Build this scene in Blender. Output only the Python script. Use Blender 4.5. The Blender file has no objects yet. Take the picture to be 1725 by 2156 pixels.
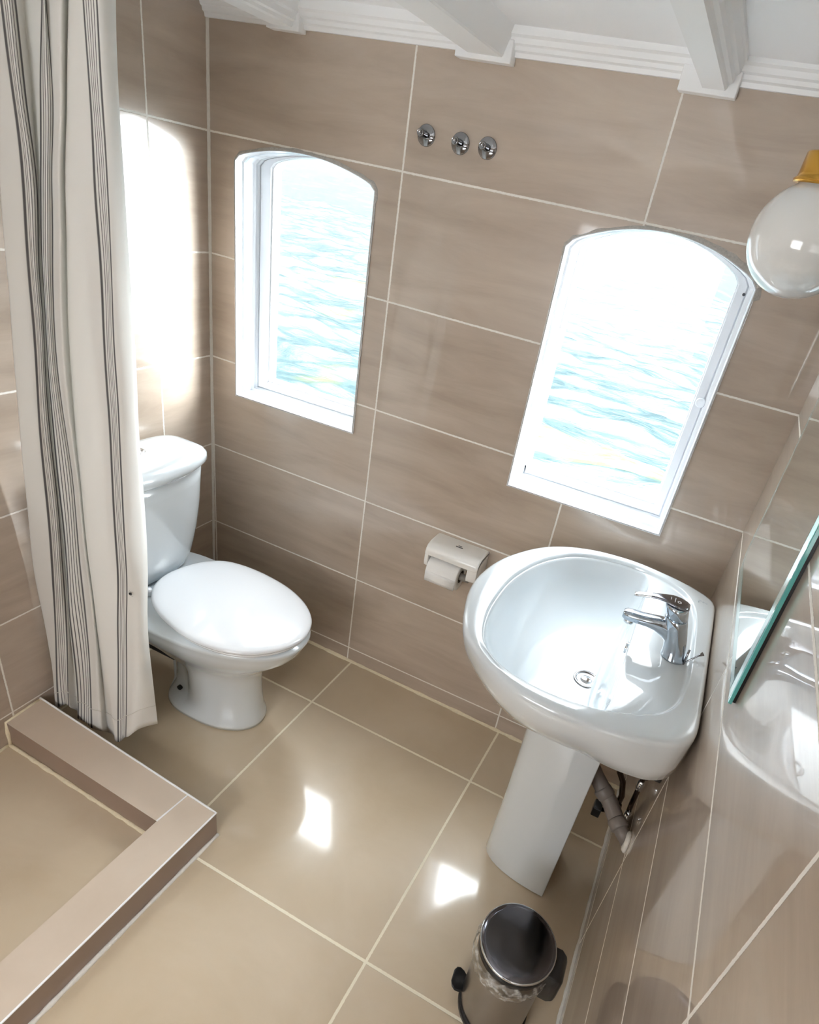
import bpy, bmesh, math, random
from mathutils import Vector, Matrix, noise
from mathutils.geometry import tessellate_polygon
random.seed(7)
S = bpy.context.scene
COL = S.collection
PI = math.pi

# ------------------------------------------------------------------ camera
cam_d = bpy.data.cameras.new('camera')
cam = bpy.data.objects.new('camera', cam_d)
COL.objects.link(cam)
S.camera = cam
RGT = Vector((0.89971573, 0.39834333, 0.17842139))
DWN = Vector((0.34879137, -0.41040413, -0.84256337))
FWD = Vector((-0.26240463, 0.82029936, -0.50818577))
m = Matrix.Identity(4)
for i in range(3):
    m[i][0] = RGT[i]; m[i][1] = -DWN[i]; m[i][2] = -FWD[i]
m[0][3], m[1][3], m[2][3] = 1.44422, -1.56184, 1.55332
cam.matrix_world = m
cam_d.sensor_fit = 'VERTICAL'
cam_d.sensor_height = 24.0
cam_d.lens = 1306.388 / 2156 * 24.0
cam_d.shift_x = -106.2 / 2156
cam_d.shift_y = 94.3 / 2156
cam_d.clip_start = 0.02
cam_d.clip_end = 600

# ------------------------------------------------------------------ world, exposure
W = bpy.data.worlds.new('overcast_sky')
S.world = W
W.use_nodes = True
nt = W.node_tree
bg = nt.nodes['Background']
# overcast sky: dim at the horizon, brighter overhead, a hazy sun low to the right, bright side behind the boat
SKY_H, SKY_Z, SKY_BACK, SUN_L = 0.72, 31.0, 4.0, 62.0
def wm(op, a, b=None):
    n = nt.nodes.new('ShaderNodeMath'); n.operation = op
    for i, v in enumerate((a, b)):
        if v is None: continue
        if isinstance(v, (int, float)): n.inputs[i].default_value = v
        else: nt.links.new(v, n.inputs[i])
    return n.outputs[0]
wc = nt.nodes.new('ShaderNodeTexCoord')
ws = nt.nodes.new('ShaderNodeSeparateXYZ'); nt.links.new(wc.outputs['Generated'], ws.inputs[0])
up = wm('POWER', wm('MAXIMUM', ws.outputs[2], 0.0), 3.2)
bk = wm('MULTIPLY', wm('MAXIMUM', wm('MULTIPLY', ws.outputs[1], -1.0), 0.0), SKY_BACK)   # brighter away from the water
base_l = wm('ADD', wm('ADD', wm('MULTIPLY', up, SKY_Z), SKY_H), bk)
wd = nt.nodes.new('ShaderNodeVectorMath'); wd.operation = 'DOT_PRODUCT'
nt.links.new(wc.outputs['Generated'], wd.inputs[0]); wd.inputs[1].default_value = Vector((0.80, 0.56, 0.18)).normalized()
lobe = wm('MULTIPLY', wm('POWER', wm('MAXIMUM', wd.outputs['Value'], 0.0), 28.0), SUN_L)
nt.links.new(wm('ADD', base_l, lobe), bg.inputs['Strength'])
bg.inputs['Color'].default_value = (0.93, 0.965, 1.0, 1)
S.view_settings.view_transform = 'Standard'
S.view_settings.look = 'None'
S.view_settings.gamma = 1
S.view_settings.use_curve_mapping = False
S.view_settings.exposure = 1.04
S.cycles.max_bounces = 10
S.cycles.diffuse_bounces = 6
S.cycles.glossy_bounces = 6
S.cycles.transparent_max_bounces = 12
S.cycles.transmission_bounces = 8
S.cycles.sample_clamp_indirect = 8
S.cycles.caustics_reflective = False

def portal(name, loc, rot, sx, sy):
    l = bpy.data.lights.new(name, 'AREA')
    l.shape = 'RECTANGLE'; l.size = sx; l.size_y = sy
    l.cycles.is_portal = True
    o = bpy.data.objects.new(name, l); COL.objects.link(o)
    o.location = loc; o.rotation_euler = rot
    return o
portal('daylight_left_window', (0.315, 0.17, 1.2), (-PI/2, 0, 0), 0.44, 0.70)
portal('daylight_right_window', (1.25, 0.17, 1.2), (-PI/2, 0, 0), 0.44, 0.70)
portal('daylight_added_rear_window', (0.875, -2.63, 1.175), (PI/2, 0, 0), 0.87, 0.61)  # unseen rear window, added as a light source behind the camera

# ------------------------------------------------------------------ room frame (a boat: nothing is quite square)
A0, A1, LDX, LDZ = -0.0191, 0.016, 0.0222, 0.0207
FZX, FYX, FYZ = -0.0145, -0.0286, -0.0434
WD, W1, WX = 1.6475, 0.0025, 0.0048
YF = 2.5           # depth of the room
ZC = 1.845
def P_back(x, z): return (x, 0, z)
def P_left(t, z): return (A0 + A1*z + LDX*t, -t, z)
def P_right(t, z): return (WD + W1*z + WX*t, -t, z)
def fz(x, y): return FZX*x + FYZ*(-y)
def P_floor(xf, t): return (xf + FYX*t, -t, FZX*xf + FYZ*t)

# ------------------------------------------------------------------ helpers
def tag(o, label=None, cat=None, group=None, kind=None):
    if label: o['label'] = label
    if cat: o['category'] = cat
    if group: o['group'] = group
    if kind: o['kind'] = kind
    return o
def empty(name, loc, label, cat, group=None):
    o = bpy.data.objects.new(name, None)
    o.empty_display_size = 0.05
    COL.objects.link(o); o.location = loc
    return tag(o, label, cat, group)
def link(name, me, mat=None, parent=None, smooth=True, sub=0, bevel=0, solid=0, label=None, kind=None, weld=False):
    o = bpy.data.objects.new(name, me); COL.objects.link(o)
    if mat is not None:
        for mm in (mat if isinstance(mat, (list, tuple)) else [mat]): me.materials.append(mm)
    if smooth:
        for p in me.polygons: p.use_smooth = True
    if parent is not None:
        o.parent = parent
        q = parent; off = Vector((0, 0, 0))
        while q is not None:
            off += q.location; q = q.parent
        o.location = -off
    if solid:
        md = o.modifiers.new('thickness', 'SOLIDIFY'); md.thickness = solid; md.offset = 0
    if bevel:
        md = o.modifiers.new('bevel', 'BEVEL'); md.width = bevel; md.segments = 3; md.limit_method = 'ANGLE'; md.angle_limit = math.radians(40)
    if sub:
        md = o.modifiers.new('subdivision', 'SUBSURF'); md.levels = sub; md.render_levels = sub
    if label: o['label'] = label
    if kind: o['kind'] = kind
    return o
def mesh(verts, faces, uvs=None, name='m'):
    me = bpy.data.meshes.new(name)
    me.from_pydata([tuple(v) for v in verts], [], faces)
    if uvs is not None:
        l = me.uv_layers.new(name='UVMap')
        for lp in me.loops: l.data[lp.index].uv = uvs[lp.vertex_index]
    me.update()
    return me
def fix(me):
    bm = bmesh.new(); bm.from_mesh(me)
    bmesh.ops.remove_doubles(bm, verts=bm.verts, dist=1e-6)
    bmesh.ops.recalc_face_normals(bm, faces=bm.faces)
    bm.to_mesh(me); bm.free(); return me
def loft(rings, cap0=True, cap1=True, closed=True):
    v = []; f = []; n = len(rings[0])
    for r in rings: v += [tuple(p) for p in r]
    for i in range(len(rings)-1):
        for j in range(n if closed else n-1):
            k = (j+1) % n
            f.append((i*n+j, i*n+k, (i+1)*n+k, (i+1)*n+j))
    if cap0: f.append(tuple(range(n)))
    if cap1: f.append(tuple((len(rings)-1)*n+j for j in range(n)))
    return fix(mesh(v, f))
def circle(c, r, n=32, ax='z', ry=None, a0=0):
    ry = r if ry is None else ry
    out = []
    for i in range(n):
        a = a0 + 2*PI*i/n; p, q = r*math.cos(a), ry*math.sin(a)
        if ax == 'z': out.append((c[0]+p, c[1]+q, c[2]))
        elif ax == 'x': out.append((c[0], c[1]+p, c[2]+q))
        else: out.append((c[0]+p, c[1], c[2]+q))
    return out
def lathe(c, prof, n=40, ax='z', caps=(True, True)):
    rings = []
    for r, h in prof:
        cc = list(c); cc['xyz'.index(ax)] += h
        rings.append(circle(cc, max(r, 1e-5), n, ax))
    return loft(rings, *caps)
def tube(pts, r, n=16, caps=True):
    pts = [Vector(p) for p in pts]
    rr = r if isinstance(r, (list, tuple)) else [r]*len(pts)
    rings = []; up = None
    for i, p in enumerate(pts):
        d = (pts[min(i+1, len(pts)-1)] - pts[max(i-1, 0)]).normalized()
        if up is None:
            up = Vector((0, 0, 1)) if abs(d.z) < 0.9 else Vector((1, 0, 0))
        a = d.cross(up).normalized(); b = a.cross(d).normalized(); up = b
        rings.append([p + a*rr[i]*math.cos(2*PI*k/n) + b*rr[i]*math.sin(2*PI*k/n) for k in range(n)])
    return loft(rings, caps, caps)
def box(x0, x1, y0, y1, z0, z1):
    v = [(x, y, z) for x in (x0, x1) for y in (y0, y1) for z in (z0, z1)]
    f = [(0, 1, 3, 2), (4, 6, 7, 5), (0, 4, 5, 1), (2, 3, 7, 6), (0, 2, 6, 4), (1, 5, 7, 3)]
    return fix(mesh(v, f))
def joined(meshes):
    bm = bmesh.new()
    for me in meshes: bm.from_mesh(me)
    out = bpy.data.meshes.new('m'); bm.to_mesh(out); bm.free()
    return out
def smooth_pts(p, sub=6):
    out = []; n = len(p)
    for i in range(n):
        a, b, c, d = (Vector(p[(i+k-1) % n]) for k in range(4))
        for k in range(sub):
            t = k/sub
            out.append(0.5*((2*b) + (c-a)*t + (2*a-5*b+4*c-d)*t*t + (3*b-a-3*c+d)*t**3))
    return out

# ------------------------------------------------------------------ materials
def newmat(name):
    mt = bpy.data.materials.new(name); mt.use_nodes = True
    return mt, mt.node_tree, mt.node_tree.nodes['Principled BSDF']
def simple(name, col, rough=0.4, metal=0.0, coat=0.0, coat_r=0.05, spec=0.5, bump=0, bscale=60, var=0.0):
    mt, t, b = newmat(name)
    b.inputs['Base Color'].default_value = (*col, 1)
    b.inputs['Roughness'].default_value = rough
    b.inputs['Metallic'].default_value = metal
    b.inputs['Coat Weight'].default_value = coat
    b.inputs['Coat Roughness'].default_value = coat_r
    b.inputs['Specular IOR Level'].default_value = spec
    tc = t.nodes.new('ShaderNodeTexCoord')
    nz = t.nodes.new('ShaderNodeTexNoise'); nz.inputs['Scale'].default_value = bscale
    nz.inputs['Detail'].default_value = 3
    t.links.new(tc.outputs['Object'], nz.inputs['Vector'])
    if bump:
        bp = t.nodes.new('ShaderNodeBump'); bp.inputs['Strength'].default_value = bump; bp.inputs['Distance'].default_value = 0.002
        t.links.new(nz.outputs['Fac'], bp.inputs['Height']); t.links.new(bp.outputs['Normal'], b.inputs['Normal'])
    if var:
        mx = t.nodes.new('ShaderNodeMix'); mx.data_type = 'RGBA'
        mx.inputs[6].default_value = (*[c*(1-var) for c in col], 1); mx.inputs[7].default_value = (*[min(1, c*(1+var)) for c in col], 1)
        t.links.new(nz.outputs['Fac'], mx.inputs[0]); t.links.new(mx.outputs[2], b.inputs['Base Color'])
    return mt
def math_n(t, op, a, b=None, c=None):
    n = t.nodes.new('ShaderNodeMath'); n.operation = op
    for i, v in enumerate((a, b, c)):
        if v is None: continue
        if isinstance(v, (int, float)): n.inputs[i].default_value = v
        else: t.links.new(v, n.inputs[i])
    return n.outputs[0]
def tile_mat(name, cA, cB, grout, w, h, x0, y0, gw=0.0048, rough=0.3, coat=1.0, coat_r=0.05, stretch=(1.5, 9.0), patch=0.5, lip=None, wave=0.5):
    mt, t, b = newmat(name)
    uv = t.nodes.new('ShaderNodeUVMap'); uv.uv_map = 'UVMap'
    sp = t.nodes.new('ShaderNodeSeparateXYZ'); t.links.new(uv.outputs[0], sp.inputs[0])
    U = math_n(t, 'DIVIDE', math_n(t, 'SUBTRACT', sp.outputs[0], x0), w)
    V = math_n(t, 'DIVIDE', math_n(t, 'SUBTRACT', sp.outputs[1], y0), h)
    dU = math_n(t, 'MULTIPLY', math_n(t, 'PINGPONG', U, 0.5), w)
    dV = math_n(t, 'MULTIPLY', math_n(t, 'PINGPONG', V, 0.5), h)
    d = math_n(t, 'MINIMUM', dU, dV)
    nz = t.nodes.new('ShaderNodeTexNoise'); nz.inputs['Scale'].default_value = 160; nz.inputs['Detail'].default_value = 2
    t.links.new(uv.outputs[0], nz.inputs['Vector'])
    d2 = math_n(t, 'ADD', d, math_n(t, 'MULTIPLY', math_n(t, 'SUBTRACT', nz.outputs['Fac'], 0.5), 0.0022))
    mr = t.nodes.new('ShaderNodeMapRange'); mr.inputs['From Min'].default_value = gw/2 - 0.0006; mr.inputs['From Max'].default_value = gw/2 + 0.0006
    t.links.new(d2, mr.inputs['Value'])
    tile = mr.outputs[0]                                  # 0 in the grout, 1 on the tile
    cid = t.nodes.new('ShaderNodeCombineXYZ')
    t.links.new(math_n(t, 'FLOOR', U), cid.inputs[0]); t.links.new(math_n(t, 'FLOOR', V), cid.inputs[1])
    wn = t.nodes.new('ShaderNodeTexWhiteNoise'); t.links.new(cid.outputs[0], wn.inputs['Vector'])
    off = t.nodes.new('ShaderNodeVectorMath'); off.operation = 'MULTIPLY_ADD'
    t.links.new(wn.outputs['Color'], off.inputs[0]); off.inputs[1].default_value = (7, 7, 7)
    t.links.new(uv.outputs[0], off.inputs[2])
    mp = t.nodes.new('ShaderNodeMapping'); mp.inputs['Scale'].default_value = (stretch[0], stretch[1], 1)
    t.links.new(off.outputs[0], mp.inputs['Vector'])
    n1 = t.nodes.new('ShaderNodeTexNoise'); n1.inputs['Scale'].default_value = 1.6; n1.inputs['Detail'].default_value = 7; n1.inputs['Roughness'].default_value = 0.62
    n1.inputs['Distortion'].default_value = 0.5
    t.links.new(mp.outputs[0], n1.inputs['Vector'])
    n2 = t.nodes.new('ShaderNodeTexNoise'); n2.inputs['Scale'].default_value = 3.2; n2.inputs['Detail'].default_value = 3
    t.links.new(off.outputs[0], n2.inputs['Vector'])
    f = math_n(t, 'ADD', math_n(t, 'MULTIPLY', n1.outputs['Fac'], 1-patch*0.5), math_n(t, 'MULTIPLY', n2.outputs['Fac'], patch*0.5))
    f = math_n(t, 'ADD', f, math_n(t, 'MULTIPLY', math_n(t, 'SUBTRACT', wn.outputs['Value'], 0.5), 0.12))
    rp = t.nodes.new('ShaderNodeMapRange'); rp.inputs['From Min'].default_value = 0.3; rp.inputs['From Max'].default_value = 0.7
    t.links.new(f, rp.inputs['Value'])
    cm = t.nodes.new('ShaderNodeMix'); cm.data_type = 'RGBA'
    cm.inputs[6].default_value = (*cA, 1); cm.inputs[7].default_value = (*cB, 1)
    t.links.new(rp.outputs[0], cm.inputs[0])
    gm = t.nodes.new('ShaderNodeMix'); gm.data_type = 'RGBA'
    gm.inputs[6].default_value = (*grout, 1); t.links.new(cm.outputs[2], gm.inputs[7]); t.links.new(tile, gm.inputs[0])
    t.links.new(gm.outputs[2], b.inputs['Base Color'])
    t.links.new(math_n(t, 'ADD', math_n(t, 'MULTIPLY', tile, rough-0.8), 0.8), b.inputs['Roughness'])
    t.links.new(math_n(t, 'MULTIPLY', tile, coat), b.inputs['Coat Weight'])
    b.inputs['Coat Roughness'].default_value = coat_r
    bp = t.nodes.new('ShaderNodeBump'); bp.inputs['Strength'].default_value = 0.5; bp.inputs['Distance'].default_value = 0.0012
    wv = t.nodes.new('ShaderNodeTexNoise'); wv.inputs['Scale'].default_value = 5; t.links.new(off.outputs[0], wv.inputs['Vector'])
    t.links.new(math_n(t, 'ADD', tile, math_n(t, 'MULTIPLY', wv.outputs['Fac'], wave)), bp.inputs['Height'])
    if lip:                                               # large tiles laid slightly out of plane, every tile the same way
        b2 = t.nodes.new('ShaderNodeBump'); b2.inputs['Strength'].default_value = 1.0; b2.inputs['Distance'].default_value = 1.0
        hgt = math_n(t, 'ADD', math_n(t, 'MULTIPLY', sp.outputs[0], lip[0]), math_n(t, 'MULTIPLY', sp.outputs[1], lip[1]))
        t.links.new(hgt, b2.inputs['Height']); t.links.new(b2.outputs['Normal'], bp.inputs['Normal'])
    t.links.new(bp.outputs['Normal'], b.inputs['Normal']); t.links.new(bp.outputs['Normal'], b.inputs['Coat Normal'])
    return mt
WA, WB = (0.385, 0.305, 0.24), (0.57, 0.478, 0.392)
GROUT = (0.86, 0.83, 0.77)
M_back = tile_mat('beige_wall_tile', WA, WB, GROUT, 0.6, 0.3, 0.5985, 0.0508)
M_left = tile_mat('beige_wall_tile_left', WA, WB, GROUT, 0.6, 0.3, 0.2073, 0.0508, coat_r=0.09)
M_right = tile_mat('beige_wall_tile_right', WA, WB, GROUT, 0.6, 0.3, 1.137, 0.0508, gw=0.006, coat_r=0.03)
M_floor = tile_mat('beige_floor_tile', (0.50, 0.395, 0.265), (0.62, 0.52, 0.385), (0.84, 0.78, 0.62), 0.5955, 0.5955, 0.6187, 0.2382, gw=0.007, rough=0.33, coat=1.0, coat_r=0.09, stretch=(2, 2.4), patch=0.8, lip=(0.035, 0.012), wave=0.3)
M_curb = tile_mat('beige_kerb_tile', (0.58, 0.48, 0.38), (0.66, 0.56, 0.46), (0.8, 0.75, 0.66), 30.0, 30.0, 15, 15, gw=0.005, rough=0.33, coat=0.8, coat_r=0.08, stretch=(2, 2.4))
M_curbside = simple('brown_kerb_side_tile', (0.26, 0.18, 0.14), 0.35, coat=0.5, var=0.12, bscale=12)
M_white = simple('white_paint', (0.91, 0.92, 0.93), 0.45, bump=0.25, bscale=35, coat=0.15, coat_r=0.2)
M_ceil = simple('white_ceiling_paint', (0.93, 0.94, 0.96), 0.6, bump=0.15, bscale=90)
M_groove = simple('grey_sealant', (0.34, 0.38, 0.43), 0.5)
M_frame = simple('white_window_plastic', (0.78, 0.80, 0.83), 0.25, coat=0.3)
M_caulk = simple('rough_white_grout', (0.50, 0.48, 0.45), 0.85, bump=1.0, bscale=200, var=0.35)
M_seal = simple('white_corner_grout', (0.74, 0.71, 0.65), 0.7, bump=0.6, bscale=120, var=0.1)
M_seal_y = simple('yellowed_grout', (0.78, 0.69, 0.50), 0.75, bump=0.7, bscale=140, var=0.15)
M_cer = simple('white_ceramic', (0.70, 0.755, 0.79), 0.18, coat=1.0, coat_r=0.02)
M_cer_seat = simple('white_seat_plastic', (0.80, 0.82, 0.85), 0.2, coat=0.9, coat_r=0.05)
M_chrome = simple('chrome', (0.70, 0.73, 0.76), 0.06, metal=1.0)
M_steel = simple('dark_polished_steel', (0.30, 0.30, 0.31), 0.12, metal=1.0)
M_lid = simple('smoked_steel_lid', (0.15, 0.15, 0.17), 0.14, metal=1.0)
M_steel_b = simple('brushed_steel', (0.36, 0.34, 0.32), 0.28, metal=1.0)
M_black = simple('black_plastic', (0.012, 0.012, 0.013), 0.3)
M_grey = simple('grey_waste_plastic', (0.22, 0.19, 0.17), 0.45)
M_brass = simple('brushed_brass', (0.72, 0.40, 0.08), 0.25, metal=1.0)
M_opal = simple('opal_glass', (0.84, 0.85, 0.84), 0.15, coat=1.0, coat_r=0.03)
M_opal.node_tree.nodes['Principled BSDF'].inputs['Subsurface Weight'].default_value = 0.4
M_opal.node_tree.nodes['Principled BSDF'].inputs['Subsurface Radius'].default_value = (0.05, 0.05, 0.05)
M_paper = simple('toilet_paper', (0.92, 0.91, 0.89), 0.9, bump=0.5, bscale=250)
M_card = simple('cardboard_core', (0.10, 0.08, 0.06), 0.9)
M_tp = simple('ivory_holder_plastic', (0.90, 0.89, 0.86), 0.3, coat=0.5)
M_dark = simple('dark_hole', (0.01, 0.01, 0.01), 0.8)
M_mark = simple('dark_mark', (0.08, 0.08, 0.09), 0.6)
M_copper = simple('tarnished_pipe', (0.10, 0.075, 0.065), 0.25, metal=1.0)
M_tap = simple('tap_chrome', (0.50, 0.56, 0.62), 0.08, metal=1.0)
M_handle_dark = simple('smoked_chrome', (0.26, 0.26, 0.28), 0.12, metal=1.0)
M_bounce = simple('pale_bounce_paint', (0.85, 0.85, 0.83), 0.6)  # for the added light-bouncing slab outside

def glass_mat(name, tint, ior=1.5, rough=0.0):
    mt = bpy.data.materials.new(name); mt.use_nodes = True; t = mt.node_tree; t.nodes.clear()
    o = t.nodes.new('ShaderNodeOutputMaterial'); tr = t.nodes.new('ShaderNodeBsdfTransparent'); tr.inputs[0].default_value = (*tint, 1)
    gl = t.nodes.new('ShaderNodeBsdfGlossy'); gl.inputs['Roughness'].default_value = rough
    fr = t.nodes.new('ShaderNodeFresnel')
    ge = t.nodes.new('ShaderNodeNewGeometry')             # both faces of the thin pane reflect like the outer one
    t.links.new(math_n(t, 'ADD', math_n(t, 'MULTIPLY', ge.outputs['Backfacing'], 1/ior - ior), ior), fr.inputs[0])
    mx = t.nodes.new('ShaderNodeMixShader')
    t.links.new(fr.outputs[0], mx.inputs[0]); t.links.new(tr.outputs[0], mx.inputs[1]); t.links.new(gl.outputs[0], mx.inputs[2]); t.links.new(mx.outputs[0], o.inputs[0])
    return mt
M_glass = glass_mat('clear_window_glass', (0.96, 0.98, 0.98), 1.3)
M_film = glass_mat('clear_plastic_film', (0.80, 0.80, 0.78), 1.9, 0.12)

def cloudy(mt, k):                                        # a little milky crinkle in the plastic
    t = mt.node_tree; o = [n for n in t.nodes if n.type == 'OUTPUT_MATERIAL'][0]
    src = o.inputs[0].links[0].from_socket
    df = t.nodes.new('ShaderNodeBsdfDiffuse'); df.inputs[0].default_value = (0.85, 0.85, 0.83, 1)
    tc = t.nodes.new('ShaderNodeTexCoord'); nz = t.nodes.new('ShaderNodeTexNoise'); nz.inputs['Scale'].default_value = 70; nz.inputs['Detail'].default_value = 4
    t.links.new(tc.outputs['Object'], nz.inputs['Vector'])
    mr = t.nodes.new('ShaderNodeMapRange'); mr.inputs['From Min'].default_value = 0.45; mr.inputs['From Max'].default_value = 0.7; mr.inputs['To Max'].default_value = k
    t.links.new(nz.outputs['Fac'], mr.inputs['Value'])
    mx = t.nodes.new('ShaderNodeMixShader'); t.links.new(mr.outputs[0], mx.inputs[0]); t.links.new(src, mx.inputs[1]); t.links.new(df.outputs[0], mx.inputs[2])
    t.links.new(mx.outputs[0], o.inputs[0])
cloudy(M_film, 0.6)
# mirror: silvered face, green glass edge
M_mirror = simple('silvered_glass', (0.86, 0.90, 0.88), 0.01, metal=1.0)
M_bevel = simple('bevelled_glass', (0.80, 0.93, 0.91), 0.22, metal=0.75)
M_medge = simple('green_glass_edge', (0.10, 0.42, 0.40), 0.08, coat=1.0)

# curtain cloth with woven stripes, driven by the cloth's own width coordinate
def cloth_mat():
    mt, t, b = newmat('striped_curtain_cloth')
    uv = t.nodes.new('ShaderNodeUVMap'); uv.uv_map = 'UVMap'
    sp = t.nodes.new('ShaderNodeSeparateXYZ'); t.links.new(uv.outputs[0], sp.inputs[0])
    fr = math_n(t, 'FRACT', sp.outputs[0])               # one stripe group per unit, group in 0.30..0.70
    total = None
    for c, hw in ((0.32, 0.025), (0.40, 0.0095), (0.465, 0.0095), (0.53, 0.0095), (0.595, 0.0095), (0.68, 0.025)):
        d = math_n(t, 'ABSOLUTE', math_n(t, 'SUBTRACT', fr, c))
        mr = t.nodes.new('ShaderNodeMapRange'); mr.inputs['From Min'].default_value = hw*0.6; mr.inputs['From Max'].default_value = hw*1.3
        mr.inputs['To Min'].default_value = 1; mr.inputs['To Max'].default_value = 0
        t.links.new(d, mr.inputs['Value'])
        total = mr.outputs[0] if total is None else math_n(t, 'MAXIMUM', total, mr.outputs[0])
    mx = t.nodes.new('ShaderNodeMix'); mx.data_type = 'RGBA'
    mx.inputs[6].default_value = (0.88, 0.87, 0.84, 1); mx.inputs[7].default_value = (0.09, 0.085, 0.09, 1)
    t.links.new(math_n(t, 'MULTIPLY', total, 0.92), mx.inputs[0])
    t.links.new(mx.outputs[2], b.inputs['Base Color'])
    b.inputs['Roughness'].default_value = 0.85
    b.inputs['Specular IOR Level'].default_value = 0.2
    # fine weave
    wv = t.nodes.new('ShaderNodeTexNoise'); wv.inputs['Scale'].default_value = 900
    tc = t.nodes.new('ShaderNodeTexCoord'); t.links.new(tc.outputs['Object'], wv.inputs['Vector'])
    nz = t.nodes.new('ShaderNodeTexNoise'); nz.inputs['Scale'].default_value = 14; nz.inputs['Detail'].default_value = 4
    t.links.new(tc.outputs['Object'], nz.inputs['Vector'])
    bp = t.nodes.new('ShaderNodeBump'); bp.inputs['Strength'].default_value = 0.35; bp.inputs['Distance'].default_value = 0.006
    t.links.new(math_n(t, 'ADD', nz.outputs['Fac'], math_n(t, 'MULTIPLY', wv.outputs['Fac'], 0.08)), bp.inputs['Height'])
    t.links.new(bp.outputs['Normal'], b.inputs['Normal'])
    # some daylight passes through the cloth
    tl = t.nodes.new('ShaderNodeBsdfTranslucent'); t.links.new(mx.outputs[2], tl.inputs[0])
    ms = t.nodes.new('ShaderNodeMixShader'); ms.inputs[0].default_value = 0.25
    out = t.nodes['Material Output']
    t.links.new(b.outputs[0], ms.inputs[1]); t.links.new(tl.outputs[0], ms.inputs[2]); t.links.new(ms.outputs[0], out.inputs[0])
    return mt
M_cloth = cloth_mat()

def water_mat():
    mt, t, b = newmat('sea_water')
    tc = t.nodes.new('ShaderNodeTexCoord')
    n1 = t.nodes.new('ShaderNodeTexNoise'); n1.inputs['Scale'].default_value = 0.55; n1.inputs['Detail'].default_value = 3
    t.links.new(tc.outputs['Object'], n1.inputs['Vector'])
    cr = t.nodes.new('ShaderNodeValToRGB')
    cr.color_ramp.elements[0].position = 0.35; cr.color_ramp.elements[0].color = (0.004, 0.017, 0.020, 1)
    cr.color_ramp.elements[1].position = 0.72; cr.color_ramp.elements[1].color = (0.045, 0.050, 0.012, 1)
    e = cr.color_ramp.elements.new(0.58); e.color = (0.006, 0.020, 0.022, 1)
    t.links.new(n1.outputs['Fac'], cr.inputs[0])
    # a yellow-green shoal close to the boat
    sp = t.nodes.new('ShaderNodeSeparateXYZ'); t.links.new(tc.outputs['Object'], sp.inputs[0])
    ex = math_n(t, 'DIVIDE', math_n(t, 'SUBTRACT', sp.outputs[0], 0.55), 1.0)
    ey = math_n(t, 'DIVIDE', math_n(t, 'SUBTRACT', math_n(t, 'ADD', sp.outputs[1], math_n(t, 'MULTIPLY', sp.outputs[0], 0.15)), 6.05), 0.42)
    rr = math_n(t, 'ADD', math_n(t, 'MULTIPLY', ex, ex), math_n(t, 'MULTIPLY', ey, ey))
    sm = t.nodes.new('ShaderNodeMapRange'); sm.inputs['From Min'].default_value = 1.3; sm.inputs['From Max'].default_value = 0.1
    t.links.new(rr, sm.inputs['Value'])
    mx = t.nodes.new('ShaderNodeMix'); mx.data_type = 'RGBA'
    t.links.new(math_n(t, 'MULTIPLY', sm.outputs[0], math_n(t, 'MULTIPLY', n1.outputs['Fac'], 1.6)), mx.inputs[0])
    t.links.new(cr.outputs[0], mx.inputs[6]); mx.inputs[7].default_value = (0.17, 0.17, 0.02, 1)
    t.links.new(mx.outputs[2], b.inputs['Base Color'])
    b.inputs['Roughness'].default_value = 0.08
    b.inputs['IOR'].default_value = 1.33
    n2 = t.nodes.new('ShaderNodeTexNoise'); n2.inputs['Scale'].default_value = 3.2; n2.inputs['Detail'].default_value = 6; n2.inputs['Roughness'].default_value = 0.6
    mp = t.nodes.new('ShaderNodeMapping'); mp.inputs['Scale'].default_value = (0.45, 1.3, 1)
    t.links.new(tc.outputs['Object'], mp.inputs[0]); t.links.new(mp.outputs[0], n2.inputs['Vector'])
    bp = t.nodes.new('ShaderNodeBump'); bp.inputs['Strength'].default_value = 1.0; bp.inputs['Distance'].default_value = 0.05
    t.links.new(n2.outputs['Fac'], bp.inputs['Height']); t.links.new(bp.outputs['Normal'], b.inputs['Normal'])
    return mt
M_water = water_mat()

# ------------------------------------------------------------------ sea outside
def build_sea():
    ys = [0.6]
    while ys[-1] < 34: ys.append(ys[-1] + 0.04 + 0.006*(ys[-1]-0.6))
    while ys[-1] < 420: ys.append(ys[-1]*1.09)
    nx = 420
    v = []; f = []; uv = []
    for y in ys:
        for i in range(nx):
            a = -1 + 2*i/(nx-1)
            x = 0.6 + a*(4 + 0.75*y) - 0.35*y
            h = 0
            if y < 90:
                p = Vector((x*0.45 - y*0.12, y*1.25, 0))
                h = 0.20*noise.noise(p*0.8) + 0.10*noise.noise(p*1.9 + Vector((5, 2, 0))) + 0.055*noise.noise(p*4.3) + 0.018*noise.noise(p*9.7)
            v.append((x, y, -1.02 + h))
    for j in range(len(ys)-1):
        for i in range(nx-1):
            a = j*nx+i; f.append((a, a+1, a+nx+1, a+nx))
    link('floor_sea', mesh(v, f), M_water, kind='structure')
build_sea()

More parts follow.
